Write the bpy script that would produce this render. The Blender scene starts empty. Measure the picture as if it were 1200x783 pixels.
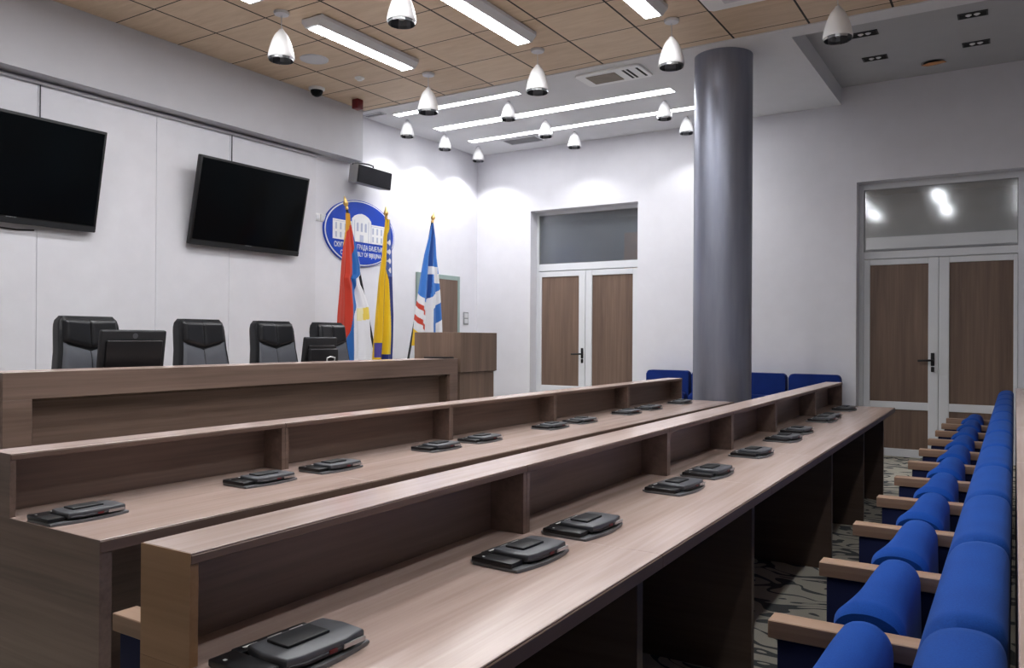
import bpy, bmesh, math, random
from mathutils import Vector, Matrix
random.seed(7)
sc = bpy.context.scene
COL = sc.collection
PI = math.pi
sc.view_settings.view_transform = 'Standard'
sc.view_settings.look = 'None'
sc.view_settings.exposure = 0.0
sc.view_settings.gamma = 0.9

# ------------------------------------------------------------------ object helpers
def link(o, parent=None):
    COL.objects.link(o)
    if parent is not None:
        o.parent = parent
    return o

def tag(o, label=None, cat=None, group=None, kind=None):
    if label: o['label'] = label
    if cat: o['category'] = cat
    if group: o['group'] = group
    if kind: o['kind'] = kind
    return o

def thing(name, label, cat, loc=(0, 0, 0), rotz=0.0, group=None, rot=None):
    o = bpy.data.objects.new(name, None)
    o.empty_display_size = 0.05
    o.location = loc
    o.rotation_euler = rot if rot else (0, 0, rotz)
    link(o)
    return tag(o, label, cat, group)

def dup(root, loc, rotz=None, label=None):
    r = root.copy(); COL.objects.link(r); r.location = loc
    if rotz is not None: r.rotation_euler = (0, 0, rotz)
    if label: r['label'] = label
    for ch in list(root.children):
        c = ch.copy(); COL.objects.link(c); c.parent = r
        for g in list(ch.children):
            d = g.copy(); COL.objects.link(d); d.parent = c
    return r

class B:
    """collects shapes into one mesh"""
    def __init__(s):
        s.bm = bmesh.new(); s.mi = 0
    def _fin(s, before):
        for f in s.bm.faces:
            if f not in before: f.material_index = s.mi
    def box(s, x0, x1, y0, y1, z0, z1, bev=0.0, seg=2):
        vs = [s.bm.verts.new(p) for p in ((x0,y0,z0),(x1,y0,z0),(x1,y1,z0),(x0,y1,z0),(x0,y0,z1),(x1,y0,z1),(x1,y1,z1),(x0,y1,z1))]
        fs = [s.bm.faces.new([vs[i] for i in q]) for q in ((3,2,1,0),(4,5,6,7),(0,1,5,4),(1,2,6,5),(2,3,7,6),(3,0,4,7))]
        for f in fs: f.material_index = s.mi
        if bev > 0:
            es = list({e for f in fs for e in f.edges})
            r = bmesh.ops.bevel(s.bm, geom=es, offset=bev, segments=seg, profile=0.5, affect='EDGES')
            for f in r['faces']: f.material_index = s.mi
        return s
    def tube(s, pts, r, n=10, cap=True):
        pts = [Vector(p) for p in pts]; rings = []
        rs = r if isinstance(r, (list, tuple)) else [r]*len(pts)
        prev = None
        for i, p in enumerate(pts):
            t = (pts[min(i+1, len(pts)-1)] - pts[max(i-1, 0)]).normalized()
            if prev is None:
                a = Vector((0,0,1)) if abs(t.z) < .9 else Vector((1,0,0))
                u = t.cross(a).normalized()
            else:
                u = (prev - t*prev.dot(t)).normalized()
            prev = u; v = t.cross(u)
            rings.append([s.bm.verts.new(p + (u*math.cos(2*PI*k/n) + v*math.sin(2*PI*k/n))*rs[i]) for k in range(n)])
        for a, b in zip(rings, rings[1:]):
            for k in range(n):
                f = s.bm.faces.new((a[k], a[(k+1)%n], b[(k+1)%n], b[k])); f.material_index = s.mi
        if cap:
            f = s.bm.faces.new(rings[0][::-1]); f.material_index = s.mi
            f = s.bm.faces.new(rings[-1]); f.material_index = s.mi
        return s
    def lathe(s, prof, n=32, c=(0,0,0), close=False, ax='z'):
        rings = []
        def P(r, h, k):
            a = 2*PI*k/n
            if ax == 'z': q = (c[0]+r*math.cos(a), c[1]+r*math.sin(a), c[2]+h)
            elif ax == 'y': q = (c[0]+r*math.cos(a), c[1]+h, c[2]+r*math.sin(a))
            else: q = (c[0]+h, c[1]+r*math.cos(a), c[2]+r*math.sin(a))
            return s.bm.verts.new(q)
        for r, h in prof:
            rings.append([P(r, h, k) for k in range(n)] if r > 1e-6 else [P(0, h, 0)])
        for a, b in zip(rings, rings[1:]):
            if len(a) == 1 and len(b) == 1: continue
            for k in range(n):
                if len(a) == 1: q = (a[0], b[(k+1)%n], b[k])
                elif len(b) == 1: q = (a[k], a[(k+1)%n], b[0])
                else: q = (a[k], a[(k+1)%n], b[(k+1)%n], b[k])
                f = s.bm.faces.new(q); f.material_index = s.mi
        if close:
            for rg in (rings[0][::-1], rings[-1]):
                if len(rg) > 2:
                    f = s.bm.faces.new(rg); f.material_index = s.mi
        return s
    def prism(s, prof, a0, a1, ax='x', bev=0.0, seg=2):
        """extrude a closed 2D profile; ax='x': prof=(y,z); ax='y': prof=(x,z); ax='z': prof=(x,y)"""
        def P(u, v, a):
            return (a,u,v) if ax == 'x' else ((u,a,v) if ax == 'y' else (u,v,a))
        r0 = [s.bm.verts.new(P(u,v,a0)) for u, v in prof]; r1 = [s.bm.verts.new(P(u,v,a1)) for u, v in prof]
        n = len(prof); fs = []
        for k in range(n): fs.append(s.bm.faces.new((r0[k], r0[(k+1)%n], r1[(k+1)%n], r1[k])))
        e0 = s.bm.faces.new(r0[::-1]); e1 = s.bm.faces.new(r1); fs += [e0, e1]
        for f in fs: f.material_index = s.mi
        if bev > 0:
            es = list(set(e0.edges) | set(e1.edges))
            r = bmesh.ops.bevel(s.bm, geom=es, offset=bev, segments=seg, profile=0.5, affect='EDGES')
            for f in r['faces']: f.material_index = s.mi
        return s
    def grid(s, fn, nu, nv, thick=None):
        g = [[s.bm.verts.new(fn(i/nu, j/nv)) for i in range(nu+1)] for j in range(nv+1)]
        for j in range(nv):
            for i in range(nu):
                f = s.bm.faces.new((g[j][i], g[j][i+1], g[j+1][i+1], g[j+1][i])); f.material_index = s.mi
        return s
    def build(s, name, mats, parent=None, smooth=35, fixn=True):
        if fixn: bmesh.ops.recalc_face_normals(s.bm, faces=s.bm.faces[:])
        me = bpy.data.meshes.new(name); s.bm.to_mesh(me); s.bm.free()
        for m in (mats if isinstance(mats, (list, tuple)) else [mats]): me.materials.append(m)
        if smooth and len(me.polygons):
            me.polygons.foreach_set('use_smooth', [True]*len(me.polygons))
            me.set_sharp_from_angle(angle=math.radians(smooth))
        o = bpy.data.objects.new(name, me)
        return link(o, parent)

def bx(name, mat, parent, *a, **k):
    return B().box(*a, **k).build(name, mat, parent)

# ------------------------------------------------------------------ materials
class NT:
    def __init__(s, name):
        m = bpy.data.materials.new(name); m.use_nodes = True
        s.m = m; s.t = m.node_tree; s.t.nodes.clear()
        s.out = s.n('ShaderNodeOutputMaterial')
    def n(s, typ, **k):
        x = s.t.nodes.new(typ)
        for a, v in k.items(): setattr(x, a, v)
        return x
    def l(s, a, b): s.t.links.new(a, b)
    def val(s, node, sock, v):
        if hasattr(v, 'is_output'): s.l(v, node.inputs[sock])
        else: node.inputs[sock].default_value = v
    def math(s, op, a, b=0.0, c=0.0):
        x = s.n('ShaderNodeMath', operation=op)
        s.val(x, 0, a); s.val(x, 1, b)
        if op in ('MULTIPLY_ADD', 'SMOOTH_MIN', 'WRAP'): s.val(x, 2, c)
        return x.outputs[0]
    def coord(s, kind='Object'): return s.n('ShaderNodeTexCoord').outputs[kind]
    def mapping(s, v, scale=(1,1,1), loc=(0,0,0), rot=(0,0,0)):
        x = s.n('ShaderNodeMapping'); s.l(v, x.inputs[0])
        x.inputs['Scale'].default_value = scale; x.inputs['Location'].default_value = loc; x.inputs['Rotation'].default_value = rot
        return x.outputs[0]
    def noise(s, v, scale=1, detail=2, rough=.5, dist=0):
        x = s.n('ShaderNodeTexNoise'); s.l(v, x.inputs['Vector'])
        x.inputs['Scale'].default_value = scale; x.inputs['Detail'].default_value = detail
        x.inputs['Roughness'].default_value = rough; x.inputs['Distortion'].default_value = dist
        return x.outputs['Fac']
    def ramp(s, f, stops):
        x = s.n('ShaderNodeValToRGB'); s.l(f, x.inputs[0]); e = x.color_ramp.elements
        while len(e) < len(stops): e.new(0.5)
        for q, (p, c) in zip(e, stops): q.position = p; q.color = (*c, 1)
        return x.outputs[0]
    def mix(s, f, a, b, blend='MIX'):
        x = s.n('ShaderNodeMix', data_type='RGBA', blend_type=blend)
        s.val(x, 0, f)
        for i, v in ((6, a), (7, b)):
            if hasattr(v, 'is_output'): s.l(v, x.inputs[i])
            else: x.inputs[i].default_value = (*v, 1)
        return x.outputs[2]
    def pbr(s, col, rough=.5, metal=0, spec=.5, coat=0, sheen=0, bump=None, bstr=.1, bdist=.01, trans=0, alpha=1):
        p = s.n('ShaderNodeBsdfPrincipled')
        if hasattr(col, 'is_output'): s.l(col, p.inputs['Base Color'])
        else: p.inputs['Base Color'].default_value = (*col, 1)
        s.val(p, 'Roughness', rough); s.val(p, 'Metallic', metal)
        p.inputs['Specular IOR Level'].default_value = spec
        p.inputs['Coat Weight'].default_value = coat
        p.inputs['Sheen Weight'].default_value = sheen
        p.inputs['Transmission Weight'].default_value = trans
        p.inputs['Alpha'].default_value = alpha
        if bump is not None:
            b = s.n('ShaderNodeBump'); b.inputs['Strength'].default_value = bstr; b.inputs['Distance'].default_value = bdist
            s.l(bump, b.inputs['Height']); s.l(b.outputs[0], p.inputs['Normal'])
        s.l(p.outputs[0], s.out.inputs[0]); return s.m

def plain(name, col, rough=.5, var=.04, **k):
    t = NT(name); c = t.coord()
    f = t.noise(c, 6, 3)
    lo = tuple(x*(1-var) for x in col); hi = tuple(min(1, x*(1+var)) for x in col)
    return t.pbr(t.ramp(f, [(.3, lo), (.7, hi)]), rough, **k)

def emit(name, col, strength):
    t = NT(name); e = t.n('ShaderNodeEmission')
    e.inputs[0].default_value = (*col, 1); e.inputs[1].default_value = strength
    t.l(e.outputs[0], t.out.inputs[0]); return t.m

def wood(name, axis, dark, light, rough=.42, s=1.0, spec=.5):
    t = NT(name); c = t.coord()
    def sc3(along, across):
        v = [across]*3; v['xyz'.index(axis)] = along; return tuple(v)
    f1 = t.noise(t.mapping(c, sc3(.55*s, 9*s)), 1.0, 3, .55, .6)
    f2 = t.noise(t.mapping(c, sc3(1.6*s, 60*s)), 1.0, 3, .6)
    f3 = t.noise(t.mapping(c, sc3(.3*s, 2.2*s)), 1.0, 1, .5)
    f = t.math('ADD', t.math('MULTIPLY', f1, .55), t.math('ADD', t.math('MULTIPLY', f2, .3), t.math('MULTIPLY', f3, .25)))
    mid = tuple((a+b)/2 for a, b in zip(dark, light))
    col = t.ramp(f, [(.38, dark), (.54, mid), (.72, light)])
    return t.pbr(col, rough, spec=spec, bump=f2, bstr=.06, bdist=.002)

M = {}
WD, WL = (.14, .095, .075), (.285, .205, .17)
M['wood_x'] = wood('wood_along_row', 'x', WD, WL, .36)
M['wood_top_lit'] = wood('wood_top_lit', 'x', (.45, .335, .292), (.67, .54, .488), .21, spec=1.0)  # wood lightened in its colour to carry the overhead light on tops
M['wood_y'] = wood('wood_crosswise', 'y', (.19, .108, .055), (.33, .20, .115), .45)
M['wood_end'] = wood('wood_end', 'y', WD, WL, .45)
M['wood_honey'] = wood('wood_honey', 'y', (.29, .165, .08), (.45, .28, .16), .45)
M['wood_z'] = wood('wood_upright', 'z', (.135, .092, .07), (.27, .19, .145), .5)
M['wood_door'] = wood('wood_door', 'z', (.125, .082, .062), (.25, .17, .128), .5)
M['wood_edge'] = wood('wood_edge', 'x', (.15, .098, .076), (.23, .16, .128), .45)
M['wood_arm'] = wood('wood_arm', 'y', (.26, .16, .105), (.44, .30, .21), .45)
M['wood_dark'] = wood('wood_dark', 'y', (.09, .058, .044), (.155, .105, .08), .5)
M['white'] = plain('white_paint', (.80, .80, .83), .75, .015)
M['wall'] = plain('wall_paint', (.76, .755, .80), .8, .015)
M['wall_panel'] = plain('wall_panel', (.73, .725, .765), .75, .02)
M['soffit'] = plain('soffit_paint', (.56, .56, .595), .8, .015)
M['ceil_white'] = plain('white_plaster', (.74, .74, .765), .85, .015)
M['ceil_shaded'] = plain('shaded_plaster', (.50, .50, .52), .85, .015)  # ceiling plaster with the dimness of the right side put into its colour
M['pvc'] = plain('white_frame', (.74, .75, .78), .4, .01)
M['enamel'] = plain('white_enamel', (.86, .86, .87), .3, .01)
M['fixture'] = plain('fixture_grey_white', (.66, .66, .69), .45, .02)
M['plastic_white'] = plain('white_plastic', (.8, .8, .8), .4, .01)
M['black'] = plain('black_plastic', (.012, .012, .014), .38, .1)
M['black_soft'] = plain('black_plastic_soft', (.02, .021, .024), .5, .1)
M['graphite'] = plain('graphite_plastic', (.105, .11, .122), .34, .1)
M['steel'] = plain('steel', (.55, .56, .58), .28, .05, metal=1.0)
M['darkmetal'] = plain('dark_metal', (.06, .06, .065), .4, .05, metal=.8)
M['gold'] = plain('gold', (.80, .55, .22), .3, .05, metal=.9)
M['base_grey'] = plain('grey_base_plastic', (.17, .175, .185), .3, .08)
M['leather'] = plain('black_leather', (.016, .017, .02), .36, .12)
M['leather_grey'] = plain('grey_leather', (.105, .112, .13), .5, .1)
M['red'] = plain('red_plastic', (.16, .012, .018), .4, .05)
M['orange'] = plain('orange_brown_board', (.62, .30, .14), .7, .2)
M['grille'] = plain('beige_grille', (.28, .24, .20), .7, .08)
M['vent'] = plain('vent_grey', (.32, .32, .33), .6, .08)
M['dark_slot'] = plain('dark_slot', (.02, .02, .02), .8, .05)
M['greenish'] = plain('grey_green_frame', (.30, .38, .36), .45, .04)
M['glow'] = emit('strip_light', (.97, .98, 1.0), 18)
M['tube_glow'] = emit('fixture_light', (.97, .98, 1.0), 45)
M['led'] = emit('white_led', (1, 1, 1), 3)
M['corr'] = emit('added_corridor_glow', (1, .97, .92), 16)  # glow for the lamps added in the corridor

def fabric(name, a, b, rough=.85, sheen=.25):
    t = NT(name); c = t.coord()
    f = t.noise(c, 320, 2); g = t.noise(c, 5, 2)
    col = t.ramp(t.math('ADD', t.math('MULTIPLY', f, .5), t.math('MULTIPLY', g, .5)), [(.35, a), (.65, b)])
    return t.pbr(col, rough, spec=.3, sheen=sheen, bump=f, bstr=.15, bdist=.002)
M['blue'] = fabric('blue_fabric', (.001, .052, .265), (.002, .072, .345), sheen=.03)
M['blue_dark'] = fabric('dark_blue_fabric', (.004, .007, .04), (.007, .012, .06), sheen=.03)
M['blue_back'] = fabric('navy_fabric', (.003, .022, .15), (.005, .032, .21), sheen=.05)

# speaker cloth
t = NT('speaker_cloth'); M['cloth_black'] = t.pbr(t.ramp(t.noise(t.coord(), 200, 1), [(.3, (.006,.006,.01)), (.7, (.014,.014,.022))]), .8)

# brushed metal column
t = NT('column_metal'); c = t.coord()
f = t.noise(t.mapping(c, (3, 3, .35)), 6, 2, .6)
M['column'] = t.pbr(t.ramp(f, [(.3, (.27, .285, .35)), (.7, (.315, .33, .395))]), .36, metal=.6, spec=.5)

# TV glass
t = NT('tv_glass'); c = t.coord()
M['tv'] = t.pbr(t.ramp(t.noise(c, 1.2, 1), [(.35, (.0015,.0015,.002)), (.7, (.003,.006,.008))]), .2, spec=.2)

# ceiling boards: square plywood tiles with dark joints
t = NT('plywood_tiles'); c = t.coord()
sep = t.n('ShaderNodeSeparateXYZ'); t.l(c, sep.inputs[0])
gx = t.math('DIVIDE', t.math('SUBTRACT', sep.outputs[0], 6.275 - 59.2), .592)
gy = t.math('DIVIDE', t.math('SUBTRACT', sep.outputs[1], .83 - 63.7), .637)
fx = t.math('ABSOLUTE', t.math('SUBTRACT', t.math('FRACT', gx), .5)); fy = t.math('ABSOLUTE', t.math('SUBTRACT', t.math('FRACT', gy), .5))
jx = t.math('GREATER_THAN', fx, .5 - .0055/.592); jy = t.math('GREATER_THAN', fy, .5 - .0085/.637)
joint = t.math('MAXIMUM', jx, jy)
comb = t.n('ShaderNodeCombineXYZ'); t.l(t.math('FLOOR', gx), comb.inputs[0]); t.l(t.math('FLOOR', gy), comb.inputs[1])
wn = t.n('ShaderNodeTexWhiteNoise', noise_dimensions='3D'); t.l(comb.outputs[0], wn.inputs['Vector'])
off = t.n('ShaderNodeVectorMath', operation='MULTIPLY_ADD'); t.l(wn.outputs['Color'], off.inputs[0]); off.inputs[1].default_value = (7,7,7); t.l(c, off.inputs[2])
f1 = t.noise(t.mapping(off.outputs[0], (14, 2.2, 1)), 1, 3, .6, .8); f2 = t.noise(t.mapping(c, (70, 6, 1)), 1, 2, .5)
f = t.math('ADD', t.math('MULTIPLY', f1, .5), t.math('ADD', t.math('MULTIPLY', f2, .22), t.math('MULTIPLY', wn.outputs['Value'], .22)))
col = t.ramp(f, [(.28, (.60, .46, .33)), (.5, (.69, .545, .41)), (.72, (.77, .63, .49))])
M['tiles'] = t.pbr(t.mix(joint, col, (.03, .022, .016)), .6, spec=.3)

# swirling carpet
t = NT('swirl_carpet'); c = t.coord()
w = t.mapping(c, (1.9, 1.1, 1))
n1 = t.noise(w, 3.0, .3, .5, .9); n2 = t.noise(w, 4.2, .5, .5, .3); n3 = t.noise(c, 260, 2)
ln = t.math('ABSOLUTE', t.math('SUBTRACT', t.math('FRACT', t.math('MULTIPLY', n1, 3.6)), .5))
wd = t.math('MULTIPLY', t.math('MAXIMUM', t.math('SUBTRACT', n2, .33), .06), .85)
mask = t.math('LESS_THAN', ln, wd)
base = t.ramp(n3, [(.3, (.50, .475, .40)), (.7, (.64, .615, .53))]); ink = t.ramp(n3, [(.3, (.10, .105, .105)), (.7, (.16, .165, .165))])
M['carpet'] = t.pbr(t.mix(mask, base, ink), .95, spec=.1, bump=n3, bstr=.3, bdist=.004)

# frosted glass of the transoms: part see-through, part soft reflection
def frosted(name, tint, rough, cloud=.3):
    t = NT(name); c = t.coord()
    g = t.n('ShaderNodeBsdfGlossy'); g.inputs['Roughness'].default_value = rough; g.inputs['Color'].default_value = (.8, .82, .84, 1)
    tr = t.n('ShaderNodeBsdfTranslucent'); tr.inputs[0].default_value = (*tint, 1)
    rf = t.n('ShaderNodeBsdfRefraction'); rf.inputs['IOR'].default_value = 1.02; rf.inputs['Roughness'].default_value = rough; rf.inputs[0].default_value = (*tint, 1)
    df = t.n('ShaderNodeBsdfDiffuse'); df.inputs[0].default_value = (tint[0]*.35, tint[1]*.37, tint[2]*.40, 1)
    m1 = t.n('ShaderNodeMixShader'); m1.inputs[0].default_value = cloud; t.l(rf.outputs[0], m1.inputs[1]); t.l(df.outputs[0], m1.inputs[2])
    m2 = t.n('ShaderNodeMixShader'); m2.inputs[0].default_value = .11; t.l(m1.outputs[0], m2.inputs[1]); t.l(g.outputs[0], m2.inputs[2])
    t.l(m2.outputs[0], t.out.inputs[0]); return t.m
M['frost1'] = frosted('frosted_glass', (.8, .82, .84), .22)
M['frost2'] = frosted('clear_grey_glass', (.93, .94, .95), .08, .16)
def flagmat():
    t = NT('flag_cloth'); a = t.n('ShaderNodeVertexColor'); a.layer_name = 'Col'
    n = t.noise(t.coord(), 400, 1)
    return t.pbr(a.outputs[0], .65, spec=.25, sheen=.2, bump=n, bstr=.08, bdist=.001)
M['flag'] = flagmat()
M['seal_blue'] = plain('seal_blue', (.012, .07, .50), .35, .05)
M['seal_white'] = plain('seal_white', (.85, .85, .86), .4, .01)
M['seal_line'] = plain('seal_line', (.50, .53, .66), .5, .02)

# ------------------------------------------------------------------ room
XB, YT, ZC, ZL, ZH = 9.553, 6.642, 3.95, 3.94, 4.136
X0, Y0 = -3.2, -4.2
def struct(o): o['kind'] = 'structure'; return o
D1 = (4.124, 5.734, 3.065); D2 = (-.075, 1.498, 3.052)

struct(bx('floor', M['carpet'], None, X0, XB + .25, Y0, YT + .1, -.1, 0))
b = B()
b.box(XB, XB+.25, D1[1], YT+.1, 0, ZH+.1)
b.box(XB, XB+.25, D2[1], D1[0], 0, ZH+.1)
b.box(XB, XB+.25, Y0, D2[0], 0, ZH+.1)
b.box(XB, XB+.25, D1[0], D1[1], D1[2], ZH+.1)
b.box(XB, XB+.25, D2[0], D2[1], D2[2], ZH+.1)
struct(b.build('wall_back', M['wall']))
struct(bx('wall_left', M['wall'], None, X0, XB, YT, YT+.1, 0, ZH+.1))
struct(bx('wall_right', M['wall'], None, X0, XB, Y0-.1, Y0, 0, ZH+.1))
struct(bx('wall_front', M['wall'], None, X0-.1, X0, Y0-.1, YT+.1, 0, ZH+.1))
# wall cladding behind the dais, with narrow joints
b = B()
xs = [X0, .28, 1.32, 2.35, 3.355, 4.40, 5.20, 6.36]
for i in range(len(xs)-1):
    b.box(xs[i]+.0012, xs[i+1]-.0012, YT-.022, YT-.001, 0.0, 3.30, .003, 1)
clad = struct(b.build('wall_left_cladding', M['wall_panel']))
# ceilings
struct(bx('ceiling', M['tiles'], None, X0, 6.97, Y0, YT, ZC, ZC+.06))
b = B()
b.box(6.97, 7.18, Y0, YT, ZL, ZH+.1)
b.box(7.18, XB, 1.66, YT, ZL, ZH+.1)
struct(b.build('ceiling_low', M['ceil_white']))
struct(bx('ceiling_high', M['ceil_shaded'], None, 7.18, XB, Y0, 1.66, ZH, ZH+.1))
# soffit beam over the dais wall and picture rail below it
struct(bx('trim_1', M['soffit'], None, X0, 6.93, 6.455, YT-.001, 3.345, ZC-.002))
b = B(); b.box(X0, 6.36, YT-.05, YT-.022, 3.30, 3.322, .004, 1)
struct(b.build('trim_2', M['fixture']))
# skirting
b = B()
for y0, y1 in ((D1[1], YT), (D2[1], D1[0]), (Y0, D2[0])): b.box(XB-.014, XB, y0, y1, 0, .08, .003, 1)
struct(b.build('baseboard_back', M['pvc']))
# raised platform under the head table
struct(bx('floor_platform', M['carpet'], None, 1.2, 6.9, 4.42, YT-.03, 0, .15))
# corridor behind the double doors
b = B()
b.box(XB+.25, 12.2, Y0, YT+.6, -.1, 0); b.box(12.2, 12.3, Y0, YT+.6, 0, ZH); b.box(XB+.25, 12.3, Y0, YT+.6, 3.32, 3.42)
b.box(XB+.25, 12.3, Y0-.1, Y0, 0, ZH); b.box(XB+.25, 12.3, YT+.5, YT+.6, 0, ZH)
struct(b.build('wall_corridor', M['vent']))
struct(bx('trim_3', M['ceil_white'], None, 11.9, 12.2, -.15, 1.74, 2.54, 2.70))
struct(bx('trim_4', M['orange'], None, 11.7, 12.2, 4.2, 5.28, 2.2, 2.98))
cl = thing('added_corridor_light', 'added corridor lamp making the hazy spot in the transom over the right double door', 'ceiling light', (11.0, .83, 3.3195))
bx('diffuser', M['corr'], cl, -.16, .16, -.07, .07, -.04, 0)  # lamp added to put a bright spot in the right transom

for y_, lb in ((3.2, 'added corridor fill light beyond the column, hidden behind the back wall'), (-1.9, 'added corridor fill light right of the right double door, hidden behind the back wall')):
    cl = thing('added_corridor_light', lb, 'ceiling light', (10.9, y_, 3.3195))
    bx('diffuser', M['corr'], cl, -.5, .5, -.5, .5, -.04, 0)  # unseen fill lamps, added to brighten what shows through the transoms

# ------------------------------------------------------------------ doors
def double_door(name, y0, y1, ztop, glass, zt0, zt1, ztl, pan, zp, hy, thin):
    """pan: panel y-ranges, zp: (upper0, upper1, lower0, lower1)"""
    X = XB + .2
    root = bpy.data.objects.new(name, None); link(root); root['kind'] = 'structure'; root.location = (X, (y0+y1)/2, 0)
    yc = (y0+y1)/2
    def Y(v): return v - yc
    b = B()
    fr = thin
    b.box(-.03, .05, Y(y0), Y(y0)+fr, 0, ztop, .004, 1); b.box(-.03, .05, Y(y1)-fr, Y(y1), 0, ztop, .004, 1)
    b.box(-.03, .05, Y(y0)+fr, Y(y1)-fr, zt1, ztop, .004, 1); b.box(-.03, .05, Y(y0)+fr, Y(y1)-fr, ztl, zt0, .004, 1)
    f = b.build('door_frame', M['pvc'], root)
    bx('transom_pane', glass, root, -.004, .004, Y(y0)+fr-.005, Y(y1)-fr+.005, zt0-.005, zt1+.005)
    b = B()
    s = .008
    for a0, a1 in ((Y(y0)+fr, Y(y0)+fr+s), (Y(y1)-fr-s, Y(y1)-fr)): b.box(-.018, -.004, a0, a1, zt0, zt1)
    for c0, c1 in ((zt0, zt0+s), (zt1-s, zt1)): b.box(-.018, -.004, Y(y0)+fr, Y(y1)-fr, c0, c1)
    b.build('glazing_gasket', M['vent'], root)
    ym = (pan[0][0] + pan[1][1]) / 2 + (.0)
    for k, (p0, p1) in enumerate(pan):
        l0, l1 = ((ym+.003, y1-fr-.004) if k == 0 else (y0+fr+.004, ym-.003))
        b = B()
        b.box(-.045, .01, Y(l0), Y(p0), .012, ztl-.012, .004, 1); b.box(-.045, .01, Y(p1), Y(l1), .012, ztl-.012, .004, 1)
        b.box(-.045, .01, Y(p0), Y(p1), zp[1], ztl-.012, .004, 1); b.box(-.045, .01, Y(p0), Y(p1), zp[3], zp[0], .004, 1); b.box(-.045, .01, Y(p0), Y(p1), .012, zp[2], .004, 1)
        leaf = b.build('door_leaf', M['pvc'], root)
        for z0, z1 in ((zp[0], zp[1]), (zp[2], zp[3])):
            o = bx('door_panel', M['wood_door'], leaf, -.03, -.012, Y(p0)-.004, Y(p1)+.004, z0-.004, z1+.004)
        if k == 0:
            hb = B(); h = Y(hy)
            hb.box(-.055, -.045, h-.018, h+.018, 1.02, 1.16, .004, 1)
            hb.tube([(-.05, h, 1.08), (-.10, h, 1.08), (-.105, h+.02, 1.08), (-.105, h+.14, 1.075)], .011, 10)
            hb.lathe([(.0, -.012), (.014, -.012), (.018, 0)], 16, (-.047, h, .985), ax='x')
            hb.box(-.056, -.045, h-.016, h+.016, .955, 1.01, .004, 1)
            hb.build('door_handle', M['black'], leaf)
    return root
double_door('door_1', D1[0], D1[1], D1[2], M['frost1'], 2.33, 3.02, 2.235, ((5.053, 5.642), (4.257, 4.852)), (.636, 2.149, .12, .535), 4.995, .035)
double_door('door_2', D2[0], D2[1], D2[2], M['frost2'], 2.285, 2.985, 2.205, ((.797, 1.379), (.015, .597)), (.618, 2.132, .10, .532), .752, .05)
# single door on the dais wall
root = bpy.data.objects.new('door_3', None); link(root); root['kind'] = 'structure'; root.location = (8.617, YT, 0)
b = B(); w = .472
b.box(-w, -w+.07, -.035, -.001, 0, 2.15, .004, 1); b.box(w-.05, w, -.035, -.001, 0, 2.15, .004, 1); b.box(-w+.07, w-.05, -.035, -.001, 2.09, 2.15, .004, 1)
b.build('door_frame', M['greenish'], root)
bx('door_panel', M['wood_door'], root, -w+.07, w-.05, -.028, -.002, .01, 2.09)

# ------------------------------------------------------------------ column
col = B().lathe([(.266, 0), (.266, ZL)], 72, (0, 0, 0), close=True).build('column', M['column'])
col.location = (7.36, 2.32, 0)
tag(col, 'thick round metallic grey column rising from behind the desk rows to the ceiling', 'column')
# ------------------------------------------------------------------ conference desks
def desk(label, loc, rotz, L, dl, divs, panels, zs=(.74, .935), flush_near=True, end_mat='wood_end'):
    """local x along the row from its near end, y from the seat edge towards the dais"""
    r = thing('conference_desk', label, 'desk', loc, rotz, 'rows of conference desks')
    zt, ze = zs; yb = dl + .135
    cuts = [0] + list(divs) + [L]
    for a, c in zip(cuts, cuts[1:]):
        bx('desktop', [M['wood_top_lit']], r, a+.0008, c-.0008, 0.004, yb-.02, zt-.004, zt, .0015, 1)
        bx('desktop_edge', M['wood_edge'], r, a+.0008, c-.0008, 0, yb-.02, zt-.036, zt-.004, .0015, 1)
        bx('ledge', M['wood_top_lit'], r, a+.0008, c-.0008, dl+.002, yb, ze-.004, ze, .0015, 1)
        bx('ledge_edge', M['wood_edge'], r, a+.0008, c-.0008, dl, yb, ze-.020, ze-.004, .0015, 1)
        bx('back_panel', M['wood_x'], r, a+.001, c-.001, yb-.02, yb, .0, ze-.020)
    for d in divs:
        b = B(); b.box(d-.0185, d-.0005, dl+.003, yb-.02, zt, ze-.020, .001, 1); b.box(d+.0005, d+.0185, dl+.003, yb-.02, zt, ze-.020, .001, 1)
        b.build('divider', M['wood_x'], r)
    bx('end_divider', M['wood_x'], r, L-.019, L-.001, dl+.003, yb-.02, zt, ze-.020, .001, 1)
    for p in panels:
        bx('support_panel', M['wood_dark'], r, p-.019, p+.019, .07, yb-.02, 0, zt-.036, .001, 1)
    # near end board, full depth, with the wing beside the ledge
    b = B(); b.box(0, .036, .002, yb-.021, 0, zt-.036, .001, 1)
    if flush_near: b.box(-.0015, .0, .0, yb, 0, zt-.0005)
    b.box(0, .018, dl+.003, yb-.02, zt, ze-.020, .001, 1)
    b.box(-.0015, 0, dl, yb, zt, ze-.0005)
    b.build('end_panel', M[end_mat], r)
    return r
desk('middle conference desk row, its pale ledge and desktop running closest past the camera', (.848, .757, 0), .0118, 6.40, .408,
     [1.112, 2.255, 3.16, 4.07, 5.27], [1.13, 2.26, 3.94, 5.16, 6.24], end_mat='wood_honey')
desk('far conference desk row between the head table and the middle row, ending at the column', (1.24, 2.105, 0), 0, 5.80, .482,
     [1.085, 2.25, 3.41, 4.60], [1.085, 2.25, 3.41, 4.60, 5.62])
desk('right-hand desk row, only the strip of its ledge behind the blue seats showing', (.55, -.535, 0), 0, 6.65, .395,
     [1.13, 2.28, 3.43, 4.58, 5.7], [1.13, 2.28, 3.43, 4.58, 6.5])

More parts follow.
